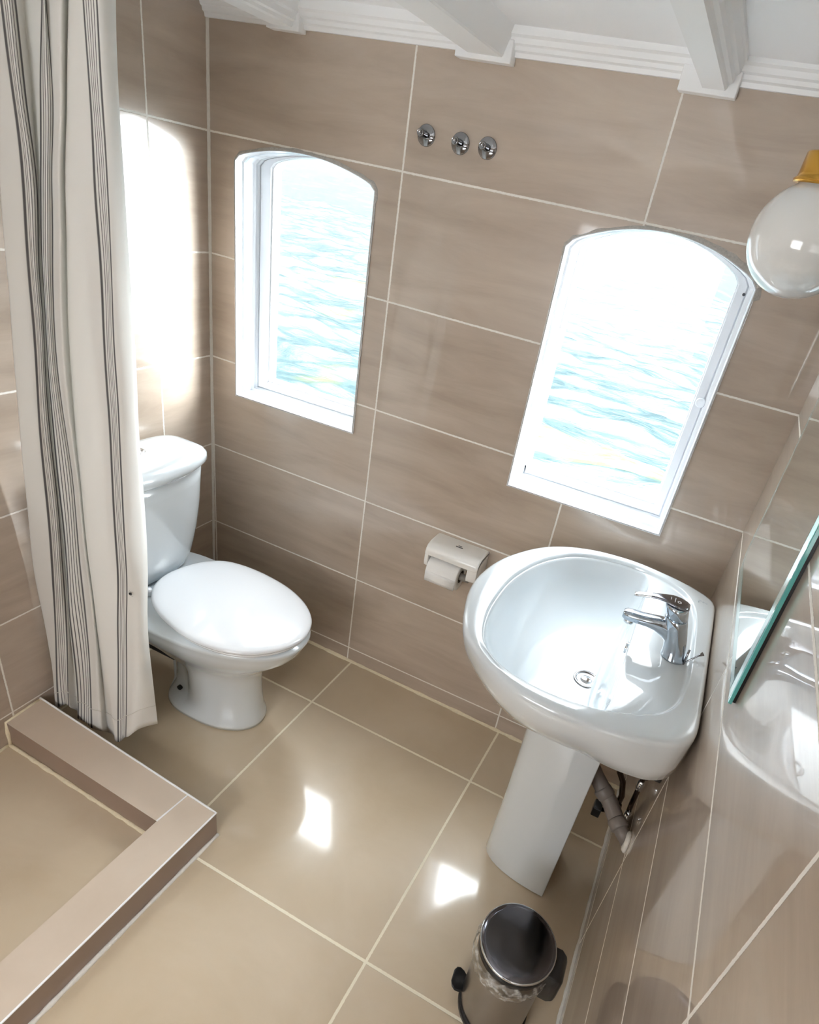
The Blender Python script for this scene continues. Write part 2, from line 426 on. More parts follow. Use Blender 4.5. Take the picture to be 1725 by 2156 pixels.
# ------------------------------------------------------------------ windows' outline
def arch(xl, xr, zb_l, zb_r, zs, rise, inset=0.0, n=18):
    """opening outline, counter-clockwise seen from the room: bottom left, bottom right, arched top"""
    pts = [(xl+inset, zb_l+inset), (xr-inset, zb_r+inset)]
    xc = (xl+xr)/2; hw = (xr-xl)/2 - inset
    m_ = 6
    for k in range(m_): pass
    for k in range(n+1):
        a = k/n
        x = xc + hw*math.cos(PI*a)
        u = math.cos(PI*a)
        top = zs + rise*(1-u*u)
        # soft shoulders
        if abs(u) > 0.93: top -= 0.010*(abs(u)-0.93)/0.07
        pts.append((x, top - max(0, inset)*0.12 + max(0, -inset)))
    return pts
WIN1 = dict(xl=0.097, xr=0.530, zb_l=0.853, zb_r=0.860, zs=1.506, rise=0.037)
WIN2 = dict(xl=1.040, xr=1.466, zb_l=0.866, zb_r=0.872, zs=1.484, rise=0.058)

def holed(outer, holes, P, uvf, depth_vec, name, mat):
    """wall slab with openings: front face, back face and reveals"""
    loops = [outer] + holes
    flat = [p for l in loops for p in l]
    tris = tessellate_polygon([[Vector((p[0], p[1], 0)) for p in l] for l in loops])
    n = len(flat)
    front = [Vector(P(*p)) for p in flat]
    back = [p + Vector(depth_vec) for p in front]
    uvs = [uvf(*p) for p in flat]*2
    f = [tuple(t) for t in tris] + [tuple(i+n for i in reversed(t)) for t in tris]
    s = 0
    for l in loops:
        k = len(l)
        for i in range(k):
            a, b2 = s+i, s+(i+1) % k
            f.append((a, b2, b2+n, a+n))
        s += k
    me = mesh(front+back, f, uvs)
    bm = bmesh.new(); bm.from_mesh(me); bmesh.ops.recalc_face_normals(bm, faces=bm.faces); bm.to_mesh(me); bm.free()
    return link(name, me, mat, smooth=False, kind='structure')

Z0 = -0.35
holed([(-0.1, Z0), (1.80, Z0), (1.80, 2.0), (-0.1, 2.0)], [arch(**WIN1), arch(**WIN2)], P_back, lambda x, z: (x, z), (0, 0.14, 0), 'wall_back', M_back)
holed([(0, Z0), (YF, Z0), (YF, 2.0), (0, 2.0)], [], P_left, lambda x, z: (x, z-LDZ*x), (-0.1, 0, 0), 'wall_left', M_left)
holed([(0, Z0), (YF, Z0), (YF, 2.0), (0, 2.0)], [], P_right, lambda x, z: (x, z+0.075*x), (0.1, 0, 0), 'wall_right', M_right)
holed([(-0.1, Z0), (1.80, Z0), (1.80, 2.0), (-0.1, 2.0)], [[(0.45, 0.88), (1.30, 0.88), (1.30, 1.47), (0.45, 1.47)]], lambda x, z: (x, -YF, z), lambda x, z: (x, z), (0, -0.12, 0), 'wall_front', M_back)  # rear opening added to let fill light into the room
# floor
v = [P_floor(*p) for p in ((-0.1, -0.1), (1.9, -0.1), (1.9, YF+0.15), (-0.1, YF+0.15))]
uvs = [(-0.1, -0.1), (1.9, -0.1), (1.9, YF+0.15), (-0.1, YF+0.15)]
v2 = [(x, y, z-0.08) for x, y, z in v]
link('floor', mesh(v+v2, [(0, 3, 2, 1), (4, 5, 6, 7), (0, 1, 5, 4), (1, 2, 6, 5), (2, 3, 7, 6), (3, 0, 4, 7)], uvs*2), M_floor, smooth=False, kind='structure')
link('ceiling', box(-0.1, 1.8, -YF-0.12, 0.14, ZC, ZC+0.06), M_ceil, smooth=False, kind='structure')
# added pale slab outside the rear window, bounces sky light onto the ceiling
link('floor_bounce_slab', box(-1.0, 2.8, -YF-1.8, -YF-0.16, 0.42, 0.50), M_bounce, smooth=False, kind='structure')

# ------------------------------------------------------------------ corner grout, floor joints
def strip(name, pts, r, mat, n=10, jit=0.0, parent=None):
    pts = [Vector(p) for p in pts]
    full = []
    for a, b in zip(pts[:-1], pts[1:]):
        k = max(2, int((b-a).length/0.02))
        full += [a.lerp(b, i/k) for i in range(k)]
    full.append(pts[-1])
    rr = [r*(1 + jit*(random.random()-0.5)) for _ in full]
    return link(name, tube(full, rr, n), mat, parent=parent, kind=None if parent else 'structure')
strip('trim_1', [P_left(0.0, -0.01), P_left(0.0, 1.80)], 0.0062, M_seal, jit=0.25)
strip('trim_2', [P_floor(0.02, 0.0), P_floor(1.66, 0.0)], 0.0078, M_seal_y, jit=0.5)
strip('trim_3', [(P_right(t, 0)[0], -t, fz(1.65, -t)) for t in (0.0, YF)], 0.006, M_seal, jit=0.5)

# ------------------------------------------------------------------ windows
def window(idx, W_, stl, str_, label):
    prof = [(-0.004, -0.004, 0), (-0.005, 0.001, 0), (0.004, 0.003, 0), (0.018, 0.0035, 0), (0.021, 0.009, 1), (0.030, 0.009, 1), (0.033, 0.004, 0), (0.064, 0.005, 0), (0.067, 0.011, 1), (0.074, 0.011, 1), (0.078, 0.014, 0), (0.15, 0.014, 0)]
    rings = []
    for y, ins, _ in prof:
        rings.append([(x, y, z) for x, z in arch(**W_, inset=ins)])
    me = loft(rings, False, False)
    o = link('window_%d' % idx, me, [M_frame, M_groove], smooth=False, kind='structure')
    n = len(rings[0])
    for p in me.polygons:
        cy = sum(me.vertices[i].co.y for i in p.vertices)/len(p.vertices)
        if 0.020 < cy < 0.031 or 0.066 < cy < 0.075:
            p.material_index = 1 if (0.021 < cy < 0.0225 or 0.0665 < cy < 0.068 or 0.022 < cy < 0.030) else 0
    # sash: closed ring frame
    def shape(il, ir, ib, it):
        W2_ = dict(W_); W2_['xl'] += il; W2_['xr'] -= ir; W2_['zb_l'] += ib; W2_['zb_r'] += ib; W2_['zs'] -= it*0.1
        return arch(**W2_)
    lay = [(0.084, 0.014, 0.014, 0.014, 0.014), (0.080, 0.018, 0.018, 0.018, 0.018), (0.080, stl-0.010, str_-0.006, 0.038, 0.02), (0.085, stl-0.006, str_-0.003, 0.041, 0.022), (0.085, stl-0.003, str_-0.002, 0.045, 0.024), (0.098, stl, str_, 0.050, 0.026), (0.102, stl, str_, 0.050, 0.026), (0.12, stl-0.004, str_-0.004, 0.046, 0.024), (0.12, 0.014, 0.014, 0.014, 0.014)]
    rings = [[(x, y, z) for x, z in shape(a, b, c, d)] for y, a, b, c, d in lay]
    rings.append(rings[0])
    link('window_frame', loft(rings, False, False), M_frame, parent=o, smooth=False)
    g = shape(stl-0.002, str_-0.002, 0.048, 0.025)
    me = fix(loft([[(x, 0.0985, z) for x, z in g], [(x, 0.1015, z) for x, z in g]]))
    link('glass_pane', me, M_glass, parent=o, smooth=False)
    # rough grout around the opening
    out = arch(**W_, inset=-0.001, n=60)
    dense = []
    for i in range(len(out)):
        a, b = Vector((*out[i], 0)), Vector((*out[(i+1) % len(out)], 0))
        k = max(1, int((b-a).length/0.006))
        dense += [a.lerp(b, j/k) for j in range(k)]
    cx, cz = (W_['xl']+W_['xr'])/2, 1.2
    R0, R1, R2 = [], [], []
    for p in dense:
        d = Vector((p.x-cx, (p.y-cz)*0.62, 0))
        if abs(d.x) > abs(d.y)*1.0: nrm = Vector((math.copysign(1, d.x), 0, 0))
        else: nrm = Vector((0, math.copysign(1, d.y), 0))
        if p.y > W_['zs']-0.02: nrm = Vector(((p.x-cx)*1.4, 0.35, 0)).normalized()
        k = 0.5+0.5*noise.noise(Vector((p.x*45, p.y*45, idx*3.1)))
        wdt = 0.001 + 0.004*k
        if p.y > W_['zs']-0.03: wdt = 0.002 + 0.008*k + (0.010*max(0, (p.x-cx)/0.2) if idx == 2 else 0.002)
        if p.y < W_['zb_l']+0.02: wdt = 0.001 + 0.003*k
        q = p + nrm*wdt
        R0.append((p.x, -0.0055, p.y)); R1.append((q.x*0.6+p.x*0.4, -0.0042, q.y*0.6+p.y*0.4)); R2.append((q.x, 0.001, q.y))
    link('grout_edge', loft([R0, R1, R2], False, False), M_caulk, parent=o, label='rough grey grout around the opening')
    return o
w1 = window(1, WIN1, 0.060, 0.040, '')
w2 = window(2, WIN2, 0.022, 0.042, '')
# small catch and screw head on the right window
link('window_catch', lathe((1.444, 0.078, 1.204), [(0.012, 0), (0.012, -0.006), (0.009, -0.008), (0.0, -0.008)], 24, 'y'), M_frame, parent=w2)
link('screw_head', lathe((1.447, 0.079, 1.455), [(0.0035, 0), (0.003, -0.002), (0.0, -0.002)], 12, 'y'), M_mark, parent=w2)

# ------------------------------------------------------------------ ceiling trims
def prism(prof, axis_pts, name, mat, parent=None, kind=None, smooth=False):
    """profile in (a, z), swept between points P0..P1; a is along 'side' vector"""
    (p0, p1, side) = axis_pts
    p0, p1, side = Vector(p0), Vector(p1), Vector(side)
    r0 = [p0 + side*a + Vector((0, 0, z)) for a, z in prof]
    r1 = [p1 + side*a + Vector((0, 0, z)) for a, z in prof]
    return link(name, loft([r0, r1]), mat, parent=parent, smooth=smooth, kind=kind)
corn = [(0, 1.800), (0.010, 1.800), (0.012, 1.808), (0.018, 1.811), (0.020, 1.818), (0.026, 1.821), (0.029, 1.830), (0.036, 1.834), (0.038, ZC+0.022), (0, ZC+0.022)]
prism(corn, ((-0.02, 0.001, -0.014), (1.66, 0.001, 0.007), (0, -1, 0)), 'trim_4', M_white, kind='structure')
prism([(a, z-0.008) for a, z in corn[:-2]] + corn[-2:], (P_left(0, 0), P_left(YF, 0), (1, 0, 0)), 'trim_5', M_white, kind='structure')
prism(corn, ((1.655, 0, 0.004), (1.667, -YF, 0.004), (-1, 0, 0)), 'trim_6', M_white, kind='structure')
n_trim = 7
def beam(xl, xr, zb, bl, br, slope=0.0, plain=False):
    """ceiling beam running from the back wall towards the room, moulded on its right side"""
    global n_trim
    prof = [(xl, zb), (xr, zb), (xr+0.003, zb+0.004), (xr+0.004, zb+0.010), (xr+0.010, zb+0.013), (xr+0.011, zb+0.024), (xr+0.017, zb+0.028), (xr+0.019, zb+0.044), (xr+0.023, zb+0.047), (xr+0.023, ZC+0.004),
            (xl-0.020, ZC+0.004), (xl-0.020, zb+0.045), (xl-0.008, zb+0.030), (xl-0.003, zb+0.008)]
    if plain: prof = [(xl, zb), (xr, zb), (xr+0.003, zb+0.003), (xr+0.020, ZC+0.004), (xl-0.020, ZC+0.004), (xl-0.003, zb+0.003)]
    prism(prof, ((0, -0.002, 0), (slope*YF, -YF, 0), (1, 0, 0)), 'trim_%d' % n_trim, M_white, kind='structure')
    n_trim += 1
    o = link('trim_%d' % n_trim, box(bl, br, -0.030, 0.0, 1.781, 1.822), M_white, smooth=False, bevel=0.002, kind='structure')
    n_trim += 1
beam(0.225, 0.283, 1.788, 0.211, 0.304, slope=0.06)
beam(0.737, 0.815, 1.790, 0.707, 0.837, slope=0.03, plain=True)
beam(1.236, 1.279, 1.790, 1.190, 1.301, slope=0.0)
# smooth ceiling corners left of the first beam
# ------------------------------------------------------------------ shower kerb
def kerb():
    H = 0.088
    def C(x, y, h): return (x, y, fz(x, y)+h)
    L = P_left(0.73, 0.0)[0] + 0.002
    outer = [(L, -0.727), (0.676, -0.757), (0.644, -1.30), (0.575, -YF+0.003)]
    inner = [(L+0.001, -0.833), (0.567, -0.848), (0.540, -1.30), (0.470, -YF+0.003)]
    v = []; uv = []
    for (x, y) in outer: v += [C(x, y, H), C(x, y, -0.002)]; uv += [(x, y)]*2
    for (x, y) in inner: v += [C(x, y, H-0.002), C(x, y, -0.002)]; uv += [(x, y)]*2
    f = []
    mats = []
    n = len(outer)
    for i in range(n-1):
        o0, o1, i0, i1 = 2*i, 2*i+2, 2*n+2*i, 2*n+2*i+2
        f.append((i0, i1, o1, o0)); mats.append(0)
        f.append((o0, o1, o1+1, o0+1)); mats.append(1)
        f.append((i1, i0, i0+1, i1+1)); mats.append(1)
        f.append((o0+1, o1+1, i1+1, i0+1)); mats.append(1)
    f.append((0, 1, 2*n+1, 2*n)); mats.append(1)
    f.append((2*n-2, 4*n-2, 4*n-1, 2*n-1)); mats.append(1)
    me = mesh(v, f, uv)
    for p, mi in zip(me.polygons, mats): p.material_index = mi
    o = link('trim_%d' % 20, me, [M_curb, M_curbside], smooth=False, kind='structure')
    e = [C(x, y, H) for x, y in outer]
    strip('edge_strip', e, 0.0028, M_white, 8, parent=o)
    strip('base_grout', [C(x+0.004, y+0.0, 0.0) for x, y in outer[1:]], 0.006, M_seal, 8, 0.5, parent=o)
    strip('inner_grout', [C(x, y-0.004*(i == 0), 0.0) for i, (x, y) in enumerate(inner)], 0.006, M_seal_y, 8, 0.5, parent=o)
    strip('end_grout', [C(L+0.003, -0.733, H-0.004), C(L+0.004, -0.832, H-0.004), C(L+0.004, -0.835, 0.0)], 0.006, M_seal_y, 8, 0.4, parent=o)
    # joint across the corner of the top
    strip('top_joint', [C(0.567, -0.848, H-0.001), C(0.578, -0.752, H-0.001)], 0.0022, M_white, 8, 0.3, parent=o)
kerb()
strip('trim_21', [(P_left(t, 0)[0]+0.002, -t, fz(0, -t)) for t in (0.84, YF)], 0.005, M_seal_y, jit=0.5)

# ------------------------------------------------------------------ toilet
def sgn(a): return -1 if a < 0 else 1
def egg(xb, xf, w, z, yc, n=56, pb=0.55, pf=0.95, mid=0.45):
    xc = xb + (xf-xb)*mid
    out = []
    for i in range(n):
        a = 2*PI*i/n; c, s = math.cos(a), math.sin(a)
        if c >= 0: out.append((xc + (xf-xc)*abs(c)**pf, yc + w*sgn(s)*abs(s)**0.92, z))
        else: out.append((xc - (xc-xb)*abs(c)**pb, yc + w*sgn(s)*abs(s)**(0.92-0.25*abs(c)), z))
    return out
def dshape(xb, xf, hw, z, yc, n=48, p=0.5, bow=0.02):
    out = []
    for i in range(n):
        a = 2*PI*i/n; c, s = math.cos(a), math.sin(a)
        u = sgn(s)*abs(s)**p; q = sgn(c)*abs(c)**p
        x = (xb+xf)/2 + (xf-xb)/2*q
        if q > 0: x -= bow*u*u*q
        out.append((x, yc + hw*u, z))
    return out
def radial(pts, c, n=144, passes=2):
    sp = smooth_pts([(p[0], p[1], 0) for p in pts], 8)
    out = []
    pl = [(math.atan2(p.y-c[1], p.x-c[0]), math.hypot(p.x-c[0], p.y-c[1])) for p in sp]
    pl.sort()
    pl = [(pl[-1][0]-2*PI, pl[-1][1])] + pl + [(pl[0][0]+2*PI, pl[0][1])]
    for i in range(n):
        a = -PI + 2*PI*i/n
        for (a0, r0), (a1, r1) in zip(pl[:-1], pl[1:]):
            if a0 <= a <= a1:
                out.append(r0 + (r1-r0)*(a-a0)/max(1e-9, a1-a0)); break
    for _ in range(passes): out = [(out[i-1]+2*out[i]+out[(i+1) % n])/4 for i in range(n)]
    return out
def toilet():
    T = empty('toilet', (0.30, -0.40, fz(0.3, -0.4)), 'white ceramic toilet with its lid down, in the corner below the left window', 'toilet')
    yb, ys = -0.398, -0.405
    R = []
    for z, xb, xf, w in [(-0.024, .200, .530, .104), (-0.012, .201, .531, .105), (0.0, .203, .528, .102), (0.03, .205, .520, .096), (0.08, .205, .516, .094), (0.13, .203, .515, .095), (0.17, .200, .520, .100),
                         (0.20, .190, .530, .108), (0.23, .165, .552, .122), (0.26, .120, .590, .142), (0.29, .075, .624, .158), (0.315, .040, .648, .169), (0.335, .020, .660, .176), (0.352, .012, .667, .179), (0.364, .010, .673, .184), (0.372, .013, .671, .181)]:
        t = min(1, max(0, z/0.35))
        ring = egg(xb, xf, w, z, yb*(1-t)+ys*t, n=72, pb=0.6-0.2*t)
        out = []
        for x, y, zz in ring:                              # hollow at the back of the foot
            kx = max(0, min(1, (0.325-x)/0.025))
            kz = max(0, min(1, (0.205-0.35*max(0, 0.22-x)-zz)/0.05))*max(0, min(1, (zz-0.012)/0.02))
            s_ = max(0, min(1, (abs(y-yb)-0.03)/0.03))
            y = y - sgn(y-yb)*0.034*kx*kz*s_
            out.append((x, y, zz))
        R.append(out)
    link('bowl', loft(R), M_cer, T)
    LID = [(.232, -.508), (.196, -.462), (.181, -.402), (.194, -.330), (.222, -.277), (.272, -.240), (.366, -.226), (.484, -.238), (.575, -.272), (.636, -.320), (.664, -.370), (.672, -.415), (.660, -.462), (.632, -.506), (.590, -.545), (.535, -.569), (.467, -.580), (.399, -.576), (.321, -.557), (.270, -.535)]
    # seat and lid
    LC = (0.42, -0.403)
    rl = [r*1.018 for r in radial(LID, LC, 144, 1)]
    def oring(d, z, k=1.0):
        return [(LC[0] + (r-d)*k*math.cos(-PI+2*PI*i/144), LC[1] + (r-d)*k*math.sin(-PI+2*PI*i/144), z) for i, r in enumerate(rl)]
    def disc(z0, z1, d, mat, nm, dome=0.0, r=0.006):
        rr = [oring(d+r, z0), oring(d+r*.3, z0+r*.35), oring(d, z0+r*.9), oring(d, z1-r), oring(d+r*.35, z1-r*.4), oring(d+r*1.2, z1)]
        if dome:
            for k, h in ((0.93, 0.35), (0.84, 0.62), (0.72, 0.82), (0.55, 0.95), (0.3, 1.0), (0.08, 1.0)): rr.append(oring(d+r, z1+dome*h, k))
        return link(nm, loft(rr), mat, T)
    disc(0.3790, 0.3885, 0.009, M_cer_seat, 'seat', r=0.004)
    disc(0.3915, 0.4075, 0.0, M_cer_seat, 'lid', dome=0.006, r=0.007)
    for s in (-1, 1):
        link('hinge', lathe((0.185, ys+s*0.075, 0.375), [(0.012, 0), (0.012, 0.012), (0.010, 0.02), (0.0, 0.022)], 20), M_cer_seat, T)
    # cistern
    R = []
    for z, xf, hw, bow in [(0.376, .150, .128, .012), (0.384, .162, .142, .018), (0.42, .172, .156, .022), (0.50, .182, .176, .026), (0.58, .190, .188, .030), (0.66, .196, .193, .033), (0.715, .198, .197, .035)]:
        R.append(dshape(0.009, xf, hw, z, ys, bow=bow, p=0.42))
    link('cistern', loft(R), M_cer, T)
    R = []
    for z, g in [(0.712, -0.004), (0.714, 0.004), (0.722, 0.010), (0.738, 0.009), (0.750, 0.001), (0.757, -0.012), (0.761, -0.035), (0.763, -0.08)]:
        R.append(dshape(0.009 + (0.0 if z < 0.745 else -g*0.4), 0.204+g, 0.200+g, z, ys, bow=0.038, p=0.42))
    lid = link('cistern_lid', loft(R), M_cer, T)
    b = link('flush_button', lathe((0.078, -0.385, 0.760), [(0.024, 0), (0.024, 0.004), (0.020, 0.006), (0.019, 0.004), (0.017, 0.004), (0.016, 0.007), (0.0, 0.008)], 32), M_chrome, T)
    link('bolt_cap', lathe((0.272, -0.4665, 0.045), [(0.008, 0.0), (0.008, -0.008), (0.005, -0.009), (0.0, -0.009)], 16, 'y'), M_dark, T, label='black bolt hole in the hollow side of the foot')
    link('bolt_cover', lathe((0.330, -0.562, 0.335), [(0.004, 0.01), (0.004, -0.003), (0.0, -0.003)], 12, 'y'), M_dark, T, label='small black bolt end under the rim')
    # waste pipe at the back, its black and extra width standing in for shade
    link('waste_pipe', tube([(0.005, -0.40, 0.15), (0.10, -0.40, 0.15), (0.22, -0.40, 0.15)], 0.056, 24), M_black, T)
toilet()

# ------------------------------------------------------------------ basin
RIM = [(1.169, -0.587), (1.135, -0.488), (1.125, -0.415), (1.13, -0.347), (1.144, -0.286), (1.172, -0.222), (1.206, -0.168), (1.251, -0.123), (1.314, -0.087), (1.374, -0.069), (1.443, -0.062), (1.513, -0.07), (1.563, -0.081), (1.6, -0.096), (1.634, -0.116), (1.6475, -0.141), (1.6488, -0.197), (1.6488, -0.362), (1.648, -0.515), (1.646, -0.606), (1.640, -0.640), (1.621, -0.667), (1.59, -0.683), (1.553, -0.699), (1.513, -0.71), (1.464, -0.717), (1.412, -0.719), (1.377, -0.718), (1.339, -0.713), (1.303, -0.701), (1.26, -0.677), (1.204, -0.630)]
INN = [(1.221, -0.606), (1.198, -0.537), (1.189, -0.449), (1.193, -0.35), (1.22, -0.248), (1.256, -0.181), (1.295, -0.136), (1.357, -0.103), (1.43, -0.088), (1.494, -0.096), (1.545, -0.116), (1.583, -0.149), (1.606, -0.224), (1.612, -0.344), (1.613, -0.451), (1.608, -0.533), (1.594, -0.58), (1.565, -0.618), (1.52, -0.645), (1.484, -0.662), (1.42, -0.677), (1.375, -0.679), (1.319, -0.674), (1.275, -0.658), (1.243, -0.633)]
BC = (1.43, -0.405)
NB = 144
def basin():
    B = empty('pedestal_basin', (1.43, -0.40, fz(1.43, -0.4)), 'white ceramic pedestal wash basin fixed to the right wall under the right window', 'basin')
    Ro, Ri = radial(RIM, BC, passes=1), radial(INN, BC)
    xdeck = 1.487
    Rb = []
    for i in range(NB):
        a = -PI + 2*PI*i/NB
        r = Ri[i]-0.004
        if math.cos(a) > 0.05: r = min(r, (xdeck-BC[0])/math.cos(a))
        Rb.append(r)
    Rb = [(Rb[i-1]+2*Rb[i]+Rb[(i+1) % NB])/4 for i in range(NB)]
    ring = lambda rs, z: [(BC[0]+r*math.cos(-PI+2*PI*i/NB), BC[1]+r*math.sin(-PI+2*PI*i/NB), z if not callable(z) else z(i)) for i, r in enumerate(rs)]
    R = []
    # underside from the middle out
    for k, z in [(0.10, .600), (0.32, .602), (0.45, .610), (0.58, .628), (0.70, .652), (0.80, .678), (0.88, .704), (0.94, .732), (0.975, .758), (0.992, .780), (1.0, .796)]:
        rs = []
        wz = lambda i: z if k < 0.4 else z + (max(z, 0.700)-z)*max(0, min(1, (math.cos(-PI+2*PI*i/NB)-0.05)/0.45))*min(1, (k-0.4)/0.15)
        for i, r in enumerate(Ro):
            c = math.cos(-PI+2*PI*i/NB)
            kk = k
            if c > 0.15:                                     # squarer towards the wall
                kk = 1-(1-k)*(1-0.80*min(1, (c-0.15)/0.35)) if k > 0.5 else k + 0.25*min(1, (c-0.15)/0.35)*k
            rs.append(r*kk)
        R.append(ring(rs, wz))
    R.append(ring([r-0.0015 for r in Ro], .803)); R.append(ring([r-0.006 for r in Ro], .8075)); R.append(ring([r-0.013 for r in Ro], .809))
    R.append(ring([max(i_+0.012, o*0.5+i_*0.5-0.004) if o-i_ > 0.02 else (o+i_)/2 for o, i_ in zip(Ro, Ri)], .8085))
    R.append(ring([r+0.005 for r in Ri], .808)); R.append(ring([r+0.0015 for r in Ri], .8065)); R.append(ring([r-0.0005 for r in Ri], .802))
    # step down to the tap deck, then the bowl
    def mixr(k): return [Rb[i]*(1-k)+(Ri[i]-0.003)*k for i in range(NB)]
    R.append(ring([max(a_+0.003, Ri[i]-0.0035) for i, a_ in enumerate(Rb)], .799))
    R.append(ring([max(a_+0.0025, Ri[i]-0.008) for i, a_ in enumerate(Rb)], .7975))
    R.append(ring([r+0.002 for r in Rb], .7975))
    R.append(ring(Rb, .7965)); R.append(ring([r*0.990 for r in Rb], .792))
    zd = 0.652
    for k in range(1, 24):
        rho = 0.985*(1-k/24)
        g = 0.30*rho**2 + 0.70*rho**5.5
        R.append(ring([r*rho if rho > 0.3 else (r*rho*(rho/0.3) + (0.3*0.12*rho/0.3*1.0)*(1-rho/0.3)) for r in Rb], zd + (0.787-zd)*g))
    R.append(ring([0.021]*NB, zd-0.001)); R.append(ring([0.020]*NB, zd-0.012)); R.append(ring([0.001]*NB, zd-0.012))
    link('bowl', loft(R, True, True), M_cer, B)
    # pedestal: half round shell, open to the wall
    rings = []
    for z, k, dx in [(fz(1.43, -0.45)+0.001, 1.0, 0.0), (0.02, 0.99, 0), (0.2, 0.97, 0.0), (0.40, 0.97, 0.0), (0.52, 0.98, 0.0), (0.60, 1.0, 0.0), (0.625, 1.0, 0.0)]:
        o_ = []; i_ = []
        yc = -0.385
        for j in range(25):
            a = PI/2 + PI*j/24
            sx = abs(math.cos(a))**0.9; sy = sgn(math.sin(a))*abs(math.sin(a))**0.72
            o_.append((1.525 - (0.195*k)*sx*1.0 + dx, yc + 0.088*k*sy, z))
            i_.append((1.526 - (0.195*k-0.014)*sx + dx, yc + (0.088*k-0.013)*sy, z))
        rings.append(o_ + i_[::-1])
    link('pedestal', loft(rings), M_cer, B, bevel=0.003)
    # waste
    w = link('drain', lathe((BC[0], BC[1], zd-0.001), [(0.028, -0.001), (0.031, 0.0015), (0.029, 0.0045), (0.023, 0.003), (0.0205, -0.006), (0.019, -0.009), (0.0, -0.009)], 40), M_steel, B)
    link('plug', lathe((BC[0], BC[1], zd-0.004), [(0.0155, -0.003), (0.0165, 0.002), (0.013, 0.006), (0.006, 0.0075), (0.0, 0.008)], 32), M_chrome, w)
    link('overflow', lathe((1.4835, -0.400, 0.772), [(0.013, 0.004), (0.013, -0.002), (0.010, -0.003), (0.008, 0.002), (0.0, 0.002)], 24, 'x'), M_chrome, B)
    # tiny faded maker's mark on the rim
    marks = [box(1.606, 1.6075, -0.160, -0.145, 0.8084, 0.8090)]
    for k in range(3): marks.append(lathe((1.611+0.007*k, -0.150-0.002*k, 0.8084), [(0.0026, 0), (0.0026, 0.0006), (0.0014, 0.0006), (0.0014, 0)], 12))
    link('mark', joined(marks), simple('faded_blue_print', (0.45, 0.52, 0.58), 0.5), B, label='small faded blue printed mark')
basin()

# pipes under the basin
def pipes():
    t = empty('waste_trap', (1.60, -0.44, 0.33), 'grey plastic waste pipe running from the basin pedestal down to the right wall', 'pipe')
    link('pipe', tube([(1.46, -0.36, 0.46), (1.50, -0.378, 0.412), (1.535, -0.395, 0.380), (1.562, -0.405, 0.358), (1.586, -0.42, 0.344), (1.611, -0.45, 0.333), (1.632, -0.472, 0.325), (1.648, -0.488, 0.322)], [0.019, 0.019, 0.019, 0.020, 0.020, 0.020, 0.017, 0.017], 24), M_grey, t)
    for p, d in (((1.566, -0.408, 0.355), (0.85, -0.35, -0.45)), ((1.618, -0.457, 0.330), (0.7, -0.7, -0.25))):
        p = Vector(p); d = Vector(d).normalized()
        link('coupling', tube([p-d*0.013, p-d*0.010, p+d*0.010, p+d*0.013], [0.0205, 0.0225, 0.0225, 0.0205], 24), M_grey, t)
    link('wall_flange', lathe((1.6515, -0.488, 0.322), [(0.026, -0.001), (0.026, -0.005), (0.022, -0.010), (0.017, -0.011)], 28, 'x'), M_seal, t, label='rough pale mortar collar at the wall')
    t = empty('water_valve', (1.60, -0.30, 0.18), 'dark metal shut-off valve and supply pipe behind the grey waste pipe', 'valve')
    link('supply_pipe', tube([(1.582, -0.30, 0.59), (1.585, -0.30, 0.42), (1.590, -0.30, 0.334), (1.607, -0.30, 0.308), (1.620, -0.30, 0.26), (1.620, -0.30, 0.21)], 0.008, 12), M_copper, t)
    link('valve_body', tube([(1.620, -0.30, 0.225), (1.621, -0.30, 0.205), (1.624, -0.30, 0.185), (1.6485, -0.30, 0.180)], [0.011, 0.013, 0.013, 0.011], 20), M_copper, t)
    link('valve_stem', tube([(1.618, -0.30, 0.19), (1.585, -0.30, 0.178)], 0.006, 12), M_copper, t)
    link('valve_handle', box(1.565, 1.588, -0.318, -0.282, 0.160, 0.192), M_black, t, bevel=0.003)
    t = empty('supply_hose', (1.636, -0.40, 0.38), 'glinting dark chrome supply hose hanging between the basin and the right wall', 'hose')
    link('hose', tube([(1.628, -0.46, 0.585), (1.630, -0.43, 0.52), (1.632, -0.40, 0.453), (1.633, -0.40, 0.41), (1.634, -0.40, 0.35), (1.636, -0.405, 0.31)], 0.0062, 14), M_copper, t)
    link('hose_nut', lathe((1.633, -0.40, 0.405), [(0.008, 0), (0.0095, 0.010), (0.0095, 0.022), (0.007, 0.030)], 8), M_chrome, t)
    link('hose_nut', lathe((1.636, -0.405, 0.295), [(0.008, 0), (0.0100, 0.012), (0.0100, 0.024), (0.007, 0.034)], 8), M_chrome, t)
    link('elbow', tube([(1.636, -0.405, 0.305), (1.636, -0.406, 0.288), (1.641, -0.407, 0.280), (1.6495, -0.407, 0.280)], 0.008, 14), M_copper, t)
    t = empty('fixing_rail', (1.63, -0.25, 0.60), 'black metal fixing bar and chrome fittings under the back of the basin', 'bracket')
    link('bar', box(1.600, 1.640, -0.56, -0.28, 0.600, 0.614), M_black, t, bevel=0.003)
    link('fitting', tube([(1.615, -0.52, 0.602), (1.613, -0.522, 0.566)], 0.011, 14), M_copper, t)
    link('fitting', tube([(1.612, -0.36, 0.602), (1.607, -0.362, 0.566)], 0.009, 14), M_copper, t)
pipes()

